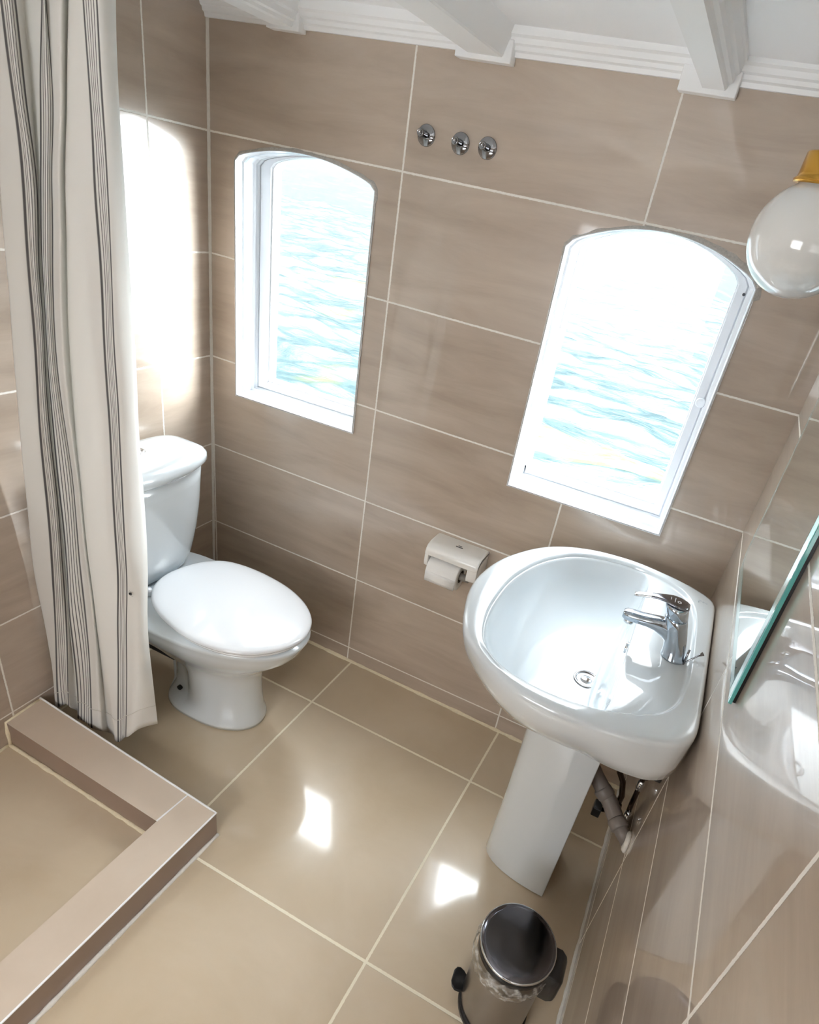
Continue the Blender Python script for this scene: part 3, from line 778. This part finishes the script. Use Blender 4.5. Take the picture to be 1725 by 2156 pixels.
# ------------------------------------------------------------------ tap
def tap():
    T = empty('mixer_tap', (1.577, -0.405, 0.797), 'chrome single-lever mixer tap standing on the back of the white basin', 'tap')
    x0, y0 = 1.577, -0.405   # tap axis
    rings = []
    for z, rx, ry, dx in [(0.7978, .0265, .0265, 0), (0.801, .0265, .0265, 0), (0.806, .0245, .0245, -.001), (0.830, .0235, .0235, -.006), (0.852, .0235, .0235, -.0125), (0.872, .0235, .0235, -.019), (0.887, .0235, .0235, -.024), (0.889, .022, .022, -.0245)]:
        rings.append(circle((x0+dx, y0, z), rx, 40, 'z', ry))
    link('body', loft(rings), M_tap, T)
    # spout: flattened tube swelling out of the body
    pts = [(1.572, .845, .013, .026), (1.556, .850, .017, .026), (1.540, .857, .0175, .021), (1.522, .860, .017, .0155), (1.505, .859, .0165, .0125), (1.488, .857, .016, .0115), (1.470, .856, .016, .011), (1.458, .855, .0145, .0105), (1.452, .855, .010, .008)]
    rings = []
    for x, z, w, h in pts:
        rings.append([(x, y0 + w*math.cos(2*PI*k/28), z + h*sgn(math.sin(2*PI*k/28))*abs(math.sin(2*PI*k/28))**0.6) for k in range(28)])
    sp = link('spout', loft(rings), M_tap, T)
    link('aerator', lathe((1.468, y0, 0.846), [(0.0105, 0), (0.0105, -0.008), (0.009, -0.009), (0.0, -0.009)], 24), M_chrome, sp)
    # cap and lever
    rings = []
    for z, r, dx in [(0.890, .0215, -.0245), (0.8915, .0235, -.025), (0.908, .0235, -.030), (0.916, .0225, -.033), (0.918, .019, -.034)]:
        rings.append(circle((x0+dx, y0, z), r, 40))
    cap = link('lever_cap', loft(rings), M_tap, T)
    prof = [(1.568, .0125, .919), (1.562, .0185, .920), (1.548, .0225, .9215), (1.532, .0205, .9225), (1.518, .0145, .922), (1.504, .0105, .920), (1.492, .0095, .917), (1.478, .0098, .913), (1.466, .0095, .909), (1.459, .007, .906)]
    rings = []
    for x, w, z in prof:
        rings.append([(x, y0 + w*math.cos(2*PI*k/20), z + 0.0032*sgn(math.sin(2*PI*k/20))*abs(math.sin(2*PI*k/20))**0.6) for k in range(20)])
    me = loft(rings)
    lv = link('lever', me, [M_handle_dark, M_chrome], T, label='flat smoked-chrome lever with a bright tip')
    for p in me.polygons:
        if p.center.x < 1.497: p.material_index = 1
    bits = [box(1.5365, 1.5380, y0-0.009, y0+0.007, .9255, .9262)]
    bits.append(lathe((1.546, y0-0.003, .9245), [(0.0042, 0), (0.0042, .0007), (0.0026, .0007), (0.0026, 0)], 16))
    bits.append(box(1.528, 1.5292, y0-0.004, y0+0.006, .9252, .9260))
    link('mark', joined(bits), simple('pale_engraving', (0.75, 0.75, 0.78), 0.4), lv, label='small pale engraved mark')
    link('pull_rod', joined([tube([(1.6, -0.418, 0.797), (1.600, -0.418, 0.835)], 0.0022, 10), tube([(1.600, -0.418, 0.800), (1.622, -0.400, 0.818), (1.630, -0.395, 0.824)], [0.0018, 0.0018, 0.0045], 12)]), M_handle_dark, T)
tap()

# ------------------------------------------------------------------ mirror
def mirror():
    T = empty('wall_mirror', (1.645, -0.40, 0.92), 'frameless mirror with green glass edge on the right wall above the basin', 'mirror')
    def X(y, off=0.0): return P_right(-y, 1.1)[0] - off
    def outline(ins):
        y0, y1, z0, z1, c = -0.247, -0.706, 0.973, 1.52, 0.030
        lean = 0.095                                       # hangs a little crooked
        k = ins*0.4
        p = [(y0-ins, z0+c+k), (y0-c+0.004-k, z0+ins), (y1+c, z0+ins-0.018), (y1+ins, z0+k-0.020), (y1+ins, z1-c-k), (y1+c+k, z1-ins), (y0-c-k, z1-ins), (y0-ins, z1-c-k)]
        return [(y + lean*(z-z0), z) for y, z in p]
    mk = lambda ins, off: [(X(y, off), y, z) for y, z in outline(ins)]
    link('backing', loft([mk(0.004, 0.0), mk(0.004, 0.0055)]), M_black, T, smooth=False)
    link('glass_edge', loft([mk(0, 0.0055), mk(0, 0.0105), mk(0.0025, 0.0112)], True, False), M_medge, T, smooth=False, label='green cut glass edge')
    link('bevel_line', loft([mk(0.0025, 0.0112), mk(0.0055, 0.0113)], False, False), M_medge, T, smooth=False, label='thin green line at the rim')
    link('bevel', loft([mk(0.0055, 0.0113), mk(0.022, 0.0120)], False, False), M_bevel, T, smooth=False, label='bright bevelled border of the mirror')
    link('bevel_line', loft([mk(0.022, 0.0120), mk(0.0255, 0.0120)], False, False), M_medge, T, smooth=False, label='thin green line inside the bevel')
    link('mirror_face', loft([mk(0.0255, 0.0120), mk(0.026, 0.0120)], False, True), M_mirror, T, smooth=False)
mirror()

# ------------------------------------------------------------------ globe lamp
def lamp():
    T = empty('globe_wall_lamp', (1.645, -0.35, 1.70), 'opal glass globe lamp on a brass holder beside the right window', 'lamp')
    c = Vector((1.503, -0.35, 1.572)); r = 0.0835
    prof = []
    for k in range(25):
        a = -PI/2 + (PI*0.83)*k/24
        prof.append((r*math.cos(a), r*math.sin(a)))
    prof.append((r*math.cos(a)*0.98, prof[-1][1]+0.006))
    link('globe_shade', lathe(c, prof, 64), M_opal, T)
    h = prof[-1][1]
    link('lamp_holder', lathe(c, [(0.030, h-0.006), (0.0505, h-0.004), (0.051, h), (0.0475, h+0.003), (0.0465, h+0.008), (0.0455, h+0.034), (0.044, h+0.036), (0.0, h+0.036)], 48), M_brass, T)
    zt = c.z + h + 0.022
    link('arm', tube([(c.x+0.040, c.y, zt), (c.x+0.07, c.y, zt+0.002), (1.63, c.y, zt+0.004)], 0.009, 16), M_brass, T)
    link('wall_plate', lathe((1.6535, c.y, zt+0.004), [(0.038, -0.001), (0.038, -0.010), (0.030, -0.018), (0.012, -0.020)], 36, 'x'), M_brass, T)
lamp()

# ------------------------------------------------------------------ chrome hooks on the back wall
def knob_parts(parent, x, z):
    link('wall_rose', lathe((x, -0.0005, z), [(0.0225, 0), (0.0225, -0.003), (0.021, -0.0045), (0.006, -0.005), (0.0, -0.005)], 36, 'y'), M_steel, parent)
    link('peg', joined([lathe((x-0.001, -0.004, z+0.002), [(0.0068, 0), (0.0066, -0.020), (0.0082, -0.024), (0.0082, -0.030), (0.0065, -0.032), (0.0055, -0.029), (0.0, -0.029)], 28, 'y'),
                        box(x-0.0015, x+0.020, -0.020, -0.004, z-0.0075, z-0.0055)]), M_steel, parent)
KN = [(0.651, 1.632, 'leftmost of the three round chrome wall hooks, beside the tile joint'), (0.740, 1.629, 'middle one of the three round chrome wall hooks above the windows'), (0.808, 1.630, 'rightmost of the three round chrome wall hooks high on the tiles')]
first = None
for x, z, lab in KN:
    if first is None:
        first = empty('wall_hook', (x, 0, z), lab, 'hook', 'chrome hooks in a row on the back wall')
        knob_parts(first, x, z); fx0, fz0 = x, z
    else:
        c = first.copy(); COL.objects.link(c); c.location = (x, 0, z); c['label'] = lab
        for ch in list(first.children):
            d = ch.copy(); COL.objects.link(d); d.parent = c

# ------------------------------------------------------------------ toilet paper
def paper():
    T = empty('paper_holder', (0.948, 0, 0.59), 'ivory plastic toilet roll holder on the wall between toilet and basin', 'holder')
    x0, x1 = 0.863, 1.033
    def slab(yz_top, yz_bot):
        R = []
        for x, sh in [(x0, .9), (x0+.002, .35), (x0+.009, 0.0), (x1-.009, 0.0), (x1-.002, .35), (x1, .9)]:
            R.append([(x, y*(1-sh*.05), z-sh*0.004) for y, z in yz_top] + [(x, y*(1-sh*.05), z) for y, z in yz_bot])
        return loft(R)
    hood = slab([(0.0, .642), (-.035, .642), (-.062, .641), (-.078, .637), (-.087, .629), (-.090, .618)], [(-.090, .607), (-.083, .607), (-.078, .618), (-.062, .627), (-.03, .629), (0.0, .629)])
    def cheek(xa, xb, sh):
        s = [(0, .640), (-.060, .640), (-.078, .635), (-.088, .625), (-.090, .607), (-.090, .580), (-.086, .568), (-.074, .561), (-.045, .552), (0, .546)]
        a = [(xa, y*(1-0.04*sh[0]), z) for y, z in s]; b = [(xb, y*(1-0.04*sh[1]), z) for y, z in s]
        return loft([a, b])
    c1 = cheek(x0, x0+.013, (1, 0)); c2 = cheek(x1-.030, x1, (0, 1))
    back = box(x0+.004, x1-.004, -0.005, 0.0, 0.550, 0.636)
    link('holder_cover', joined([hood, c1, c2, back]), M_tp, T, bevel=0.004)
    link('spindle', tube([(x0+.012, -.056, .556), (x1-.028, -.056, .556)], 0.011, 20), simple('grey_spindle_plastic', (0.35, 0.33, 0.30), 0.5), T)
    bits = [box(0.940, 0.962, -.0445, -.0410, .6418, .6426), box(0.945, 0.957, -.0365, -.034, .6418, .6426)]
    link('mark', joined(bits), M_mark, T, label='tiny dark printed mark on the top')
    P = empty('toilet_roll', (0.925, -.056, .556), 'white toilet paper roll hanging in the ivory holder', 'toilet roll')
    cx0, cx1 = 0.879, 0.978; c = (0, -.056, .556)
    prof_o = [(0.020, cx0), (0.0440, cx0), (0.0452, cx0+.002), (0.0452, cx1-.002), (0.0440, cx1), (0.020, cx1)]
    rings = [circle((x, c[1], c[2]), r, 48, 'x') for r, x in prof_o]
    rings.append(rings[0])
    link('paper', loft(rings, False, False), M_paper, P)
    link('core', loft([circle((cx0, c[1], c[2]), .0205, 32, 'x'), circle((cx1+.0005, c[1], c[2]), .0205, 32, 'x'), circle((cx1+.0005, c[1], c[2]), .019, 32, 'x'), circle((cx0, c[1], c[2]), .019, 32, 'x')], False, False), M_card, P)
    sh = [(cx0+.001, cx1-.001)]
    link('loose_sheet', mesh([(x, y, z) for x in (cx0+.001, cx1-.001) for y, z in ((-.1014, .562), (-.1018, .552), (-.1012, .538), (-.099, .526))], [(0, 1, 5, 4), (1, 2, 6, 5), (2, 3, 7, 6)]), M_paper, P, solid=0.0006)
paper()

# ------------------------------------------------------------------ pedal bin
def pedal_bin():
    cx, cy = 1.496, -0.770; zf = fz(cx, cy)
    T = empty('pedal_bin', (cx, cy, zf), 'small steel pedal bin with a dark shiny lid in front of the basin', 'bin')
    r = 0.079
    link('body', lathe((cx, cy, zf), [(0.070, 0.004), (0.077, 0.006), (0.0775, 0.03), (0.079, 0.22), (0.0785, 0.257), (0.074, 0.258), (0.074, 0.06)], 64, caps=(True, False)), M_steel_b, T)
    link('base_ring', lathe((cx, cy, zf), [(0.078, 0.001), (0.082, 0.002), (0.082, 0.014), (0.078, 0.018)], 64), M_black, T)
    h = 0.262
    link('lid_rim', lathe((cx, cy, zf), [(0.076, h-0.012), (0.0815, h-0.011), (0.082, h+0.004), (0.080, h+0.006), (0.074, h+0.004)], 64, caps=(False, False)), M_black, T)
    link('lid', lathe((cx, cy, zf), [(0.078, h+0.004), (0.0815, h+0.006), (0.0825, h+0.012), (0.080, h+0.0165), (0.070, h+0.0185), (0.045, h+0.0205), (0.02, h+0.0215), (0.001, h+0.0218)], 72), M_lid, T)
    link('lid_edge', lathe((cx, cy, zf), [(0.0795, h+0.0155), (0.0815, h+0.0165), (0.0832, h+0.0145), (0.0832, h+0.0115), (0.0815, h+0.0100)], 72, caps=(False, False)), M_chrome, T, label='bright chrome edge of the lid')
    # hinge at the side away from the pedal
    d = Vector((1.0, 0.04, 0)).normalized(); s = Vector((-d.y, d.x, 0))
    c = Vector((cx, cy, zf)) + d*0.083
    rings = []
    for k, (w, a, b) in enumerate([(0.034, -0.012, 0.0), (0.034, 0.010, 0.0), (0.030, 0.022, 0.004), (0.022, 0.026, 0.008)]):
        p = c + d*a
        rings.append([p + s*w + Vector((0, 0, 0.180+b)), p - s*w + Vector((0, 0, 0.180+b)), p - s*w + Vector((0, 0, 0.270-b*2)), p + s*w + Vector((0, 0, 0.270-b*2))])
    link('hinge', loft(rings), M_black, T, bevel=0.004)
    # pedal
    d2 = Vector((-0.97, -0.1, 0)).normalized(); s2 = Vector((-d2.y, d2.x, 0))
    pc = Vector((cx, cy, zf)) + d2*0.078
    rings = []
    for a, w, z in [(-0.006, 0.016, 0.030), (0.006, 0.024, 0.034), (0.016, 0.026, 0.038), (0.024, 0.022, 0.042), (0.029, 0.012, 0.044)]:
        p = pc + d2*a
        rings.append([p + s2*w + Vector((0, 0, z)), p - s2*w + Vector((0, 0, z)), p - s2*w + Vector((0, 0, z+0.007)), p + s2*w + Vector((0, 0, z+0.007))])
    link('pedal', loft(rings), M_black, T, bevel=0.003)
    # crinkled bag folded over the rim
    R = []
    for z, ro in [(h-0.006, 0.0815), (h-0.012, 0.0845), (h-0.028, 0.0865), (h-0.046, 0.0850), (h-0.058, 0.0825)]:
        ring = []
        for k in range(90):
            a = 2*PI*k/90
            j = 0.0035*noise.noise(Vector((math.cos(a)*9, math.sin(a)*9, z*70)))
            side = 0.003*max(0, -math.cos(a-0.3))
            ring.append((cx+(ro+j+side)*math.cos(a), cy+(ro+j+side)*math.sin(a), zf+z+0.006*noise.noise(Vector((a*3, 1, 2)))*(z < h-0.03)))
        R.append(ring)
    b = link('bin_bag', loft(R, False, False), M_film, None, label=None)
    tag(b, 'clear crinkled plastic liner folded over the rim of the pedal bin', 'bin liner')
pedal_bin()

# ------------------------------------------------------------------ shower curtain
CUR = [[(0.187, -0.685, 1.687), (0.191, -0.685, 1.664), (0.167, -0.685, 1.536), (0.149, -0.685, 1.391), (0.123, -0.685, 1.221), (0.091, -0.685, 1.021), (0.056, -0.685, 0.782), (0.023, -0.685, 0.497), (0.023, -0.685, 0.255), (0.005, -0.685, -0.0)], [(0.259, -0.705, 1.687), (0.254, -0.705, 1.664), (0.246, -0.705, 1.543), (0.239, -0.705, 1.405), (0.213, -0.705, 1.242), (0.186, -0.705, 1.051), (0.157, -0.705, 0.824), (0.121, -0.705, 0.549), (0.08, -0.705, 0.297), (0.04, -0.705, 0.027)], [(0.298, -0.722, 1.686), (0.294, -0.722, 1.664), (0.286, -0.722, 1.545), (0.279, -0.722, 1.411), (0.253, -0.722, 1.252), (0.227, -0.722, 1.065), (0.201, -0.722, 0.845), (0.171, -0.722, 0.579), (0.123, -0.715, 0.325), (0.082, -0.715, 0.059)], [(0.294, -0.708, 1.689), (0.29, -0.708, 1.667), (0.284, -0.708, 1.547), (0.275, -0.708, 1.411), (0.248, -0.708, 1.25), (0.221, -0.708, 1.061), (0.198, -0.708, 0.839), (0.17, -0.708, 0.572), (0.139, -0.708, 0.328), (0.102, -0.708, 0.068)], [(0.279, -0.685, 1.694), (0.28, -0.685, 1.672), (0.266, -0.685, 1.549), (0.251, -0.685, 1.408), (0.222, -0.685, 1.243), (0.194, -0.685, 1.049), (0.172, -0.685, 0.823), (0.145, -0.685, 0.549), (0.118, -0.685, 0.302), (0.082, -0.685, 0.012)], [(0.345, -0.702, 1.695), (0.34, -0.702, 1.673), (0.308, -0.702, 1.551), (0.278, -0.702, 1.412), (0.248, -0.702, 1.25), (0.221, -0.702, 1.06), (0.2, -0.702, 0.838), (0.174, -0.702, 0.57), (0.147, -0.702, 0.328), (0.115, -0.702, 0.018)], [(0.367, -0.716, 1.693), (0.364, -0.716, 1.671), (0.341, -0.716, 1.553), (0.312, -0.716, 1.417), (0.279, -0.716, 1.257), (0.256, -0.716, 1.072), (0.245, -0.716, 0.858), (0.222, -0.716, 0.598), (0.197, -0.715, 0.362), (0.166, -0.715, 0.044)], [(0.358, -0.705, 1.695), (0.355, -0.705, 1.673), (0.342, -0.705, 1.555), (0.312, -0.705, 1.417), (0.278, -0.705, 1.256), (0.256, -0.705, 1.07), (0.251, -0.705, 0.856), (0.233, -0.705, 0.597), (0.212, -0.705, 0.362), (0.18, -0.705, 0.024)], [(0.393, -0.712, 1.696), (0.392, -0.712, 1.675), (0.368, -0.712, 1.557), (0.338, -0.712, 1.421), (0.308, -0.712, 1.263), (0.284, -0.712, 1.079), (0.277, -0.712, 0.868), (0.263, -0.712, 0.613), (0.251, -0.712, 0.387), (0.215, -0.712, 0.032)], [(0.381, -0.69, 1.701), (0.379, -0.69, 1.679), (0.353, -0.69, 1.559), (0.324, -0.69, 1.42), (0.297, -0.69, 1.26), (0.271, -0.69, 1.072), (0.255, -0.69, 0.853), (0.243, -0.69, 0.593), (0.233, -0.69, 0.363), (0.209, -0.69, -0.002)], [(0.427, -0.722, 1.696), (0.425, -0.722, 1.675), (0.399, -0.722, 1.56), (0.374, -0.722, 1.427), (0.351, -0.722, 1.273), (0.327, -0.722, 1.093), (0.313, -0.722, 0.884), (0.296, -0.722, 0.632), (0.28, -0.715, 0.403), (0.271, -0.715, 0.043)], [(0.465, -0.735, 1.696), (0.463, -0.735, 1.675), (0.456, -0.735, 1.565), (0.447, -0.735, 1.438), (0.437, -0.735, 1.293), (0.423, -0.735, 1.122), (0.41, -0.735, 0.921), (0.391, -0.735, 0.68), (0.335, -0.715, 0.43), (0.289, -0.715, 0.04)], [(0.495, -0.738, 1.697), (0.495, -0.738, 1.677), (0.489, -0.738, 1.568), (0.481, -0.738, 1.444), (0.471, -0.738, 1.3), (0.458, -0.738, 1.132), (0.445, -0.738, 0.934), (0.428, -0.738, 0.697), (0.372, -0.715, 0.449), (0.322, -0.715, 0.076)], [(0.496, -0.715, 1.703), (0.495, -0.715, 1.683), (0.488, -0.715, 1.572), (0.483, -0.715, 1.446), (0.476, -0.715, 1.3), (0.471, -0.715, 1.132), (0.46, -0.715, 0.932), (0.443, -0.715, 0.691), (0.421, -0.715, 0.473), (0.374, -0.715, 0.14)], [(0.47, -0.685, 1.709), (0.469, -0.685, 1.688), (0.46, -0.685, 1.573), (0.456, -0.685, 1.443), (0.451, -0.685, 1.293), (0.446, -0.685, 1.119), (0.437, -0.685, 0.914), (0.427, -0.685, 0.669), (0.409, -0.685, 0.447), (0.404, -0.685, 0.145)]]
# cloth coordinate per column: a stripe group lies where its fraction is 0.3 .. 0.7
CU = [0.0, 0.30, 0.50, 0.70, 1.0, 1.30, 1.5, 1.70, 1.87, 1.93, 2.02, 2.29, 2.71, 3.0, 3.15]
def catmull(vals, t):
    i = min(int(t), len(vals)-2); f = t-i
    a = vals[max(i-1, 0)]; b = vals[i]; c = vals[i+1]; d = vals[min(i+2, len(vals)-1)]
    if isinstance(b, Vector):
        lim = 0.5*((2*b) + (c-a)*f + (2*a-5*b+4*c-d)*f*f + (3*b-a-3*c+d)*f**3)
        return lim
    return b + (c-b)*f
def curtain():
    T = empty('shower_curtain', (0.25, -0.70, 0.0), 'cream shower curtain with thin dark vertical stripes, gathered at the left wall', 'curtain')
    cols = []
    for col in CUR:
        pts = []
        for k, p in enumerate(col):
            x, y, z = p
            x = max(x, 0.012)
            z = max(z, fz(x, y)+0.006)
            pts.append(Vector((x, y, z)))
        a, b = pts[1], pts[2]
        top = a + (a-b)*((1.752-a.z)/(a.z-b.z))
        pts[0] = top
        cols.append(pts)
    nr, nc = 90, 12
    grid = []
    for ci in range((len(cols)-1)*nc+1):
        t = ci/nc
        rowv = [catmull([c[k] for c in cols], t) for k in range(len(cols[0]))]
        line = []
        for r in range(nr+1):
            line.append(catmull(rowv, r/nr*(len(rowv)-1)))
        u = catmull(CU, t)
        grid.append((u, line))
    v = []; uv = []
    for u, line in grid:
        for r, p in enumerate(line):
            w = r/nr
            q = p.copy()
            q.y += 0.004*noise.noise(Vector((u*2.2, w*9, 3)))*(0.3+w)
            q.x += 0.003*noise.noise(Vector((u*3.1, w*7, 8)))
            if w > 0.80:
                k = (w-0.80)/0.2
                q.y += 0.014*k*noise.noise(Vector((u*3.3, w*4, 1)))
                q.x += 0.012*k*noise.noise(Vector((u*2.6, w*5, 5)))
            q.x = max(q.x, 0.008)
            if q.z < 0.07: q.y = max(q.y, -0.722)
            q.z = max(q.z, fz(q.x, q.y)+0.004)
            v.append(q); uv.append((u, q.z))
    f = []
    n = nr+1
    for i in range(len(grid)-1):
        for r in range(nr):
            a = i*n+r; f.append((a, a+1, a+n+1, a+n))
    link('cloth', mesh(v, f, uv), M_cloth, T, solid=0.0012)
    # turned-up hem seam
    hem = [v[i*n+nr-3] + Vector((0, -0.0012, 0)) for i in range(len(grid))]
    link('hem', tube(hem, 0.0009, 6), simple('hem_thread', (0.70, 0.68, 0.63), 0.9), T)
    rail = empty('curtain_rail', (0.3, -0.70, 1.775), 'white curtain rail under the ceiling above the shower kerb', 'curtain rail')
    link('rail', tube([(0.012, -0.70, 1.775), (0.55, -0.70, 1.775), (0.60, -0.72, 1.775), (0.62, -0.78, 1.775), (0.60, -1.3, 1.775), (0.55, -YF+0.002, 1.775)], 0.009, 14), M_frame, rail)
    link('wall_socket', lathe((0.011, -0.70, 1.775), [(0.020, 0), (0.020, 0.006), (0.012, 0.012)], 20, 'x'), M_frame, rail)
    for k in range(7):
        p = grid[int((k+0.5)/7*(len(grid)-1))][1][0]
        cx = p.x
        ring = tube([(cx, -0.70 + 0.015*math.cos(a), 1.775-0.006 + 0.019*math.sin(a)) for a in [2*PI*j/20 for j in range(20)]], 0.0015, 8)
        link('curtain_ring', ring, M_frame, T)
    # the small dark insect on the cloth
    b = Vector((0.428, -0.742, 0.622))
    return T
CT = curtain()
def insect():
    T = empty('insect', (0.425, -0.7345, 0.628), 'tiny black insect sitting on the pale shower curtain', 'insect')
    p = Vector((0.425, -0.7345, 0.628))
    rings = []
    for k in range(7):
        a = PI*k/6
        rings.append([(p.x - 0.0045*math.cos(a), p.y + 0.0028*math.sin(a)*math.cos(2*PI*j/12), p.z + 0.0028*math.sin(a)*math.sin(2*PI*j/12)) for j in range(12)])
    link('body', loft(rings), M_black, T)
    for s in (-1, 1):
        for d in (-0.002, 0.0, 0.002):
            link('leg', tube([(p.x+d, p.y, p.z), (p.x+d*1.6, p.y-0.001, p.z+s*0.004), (p.x+d*2.2, p.y+0.002, p.z+s*0.006)], 0.0003, 6), M_black, T)
insect()
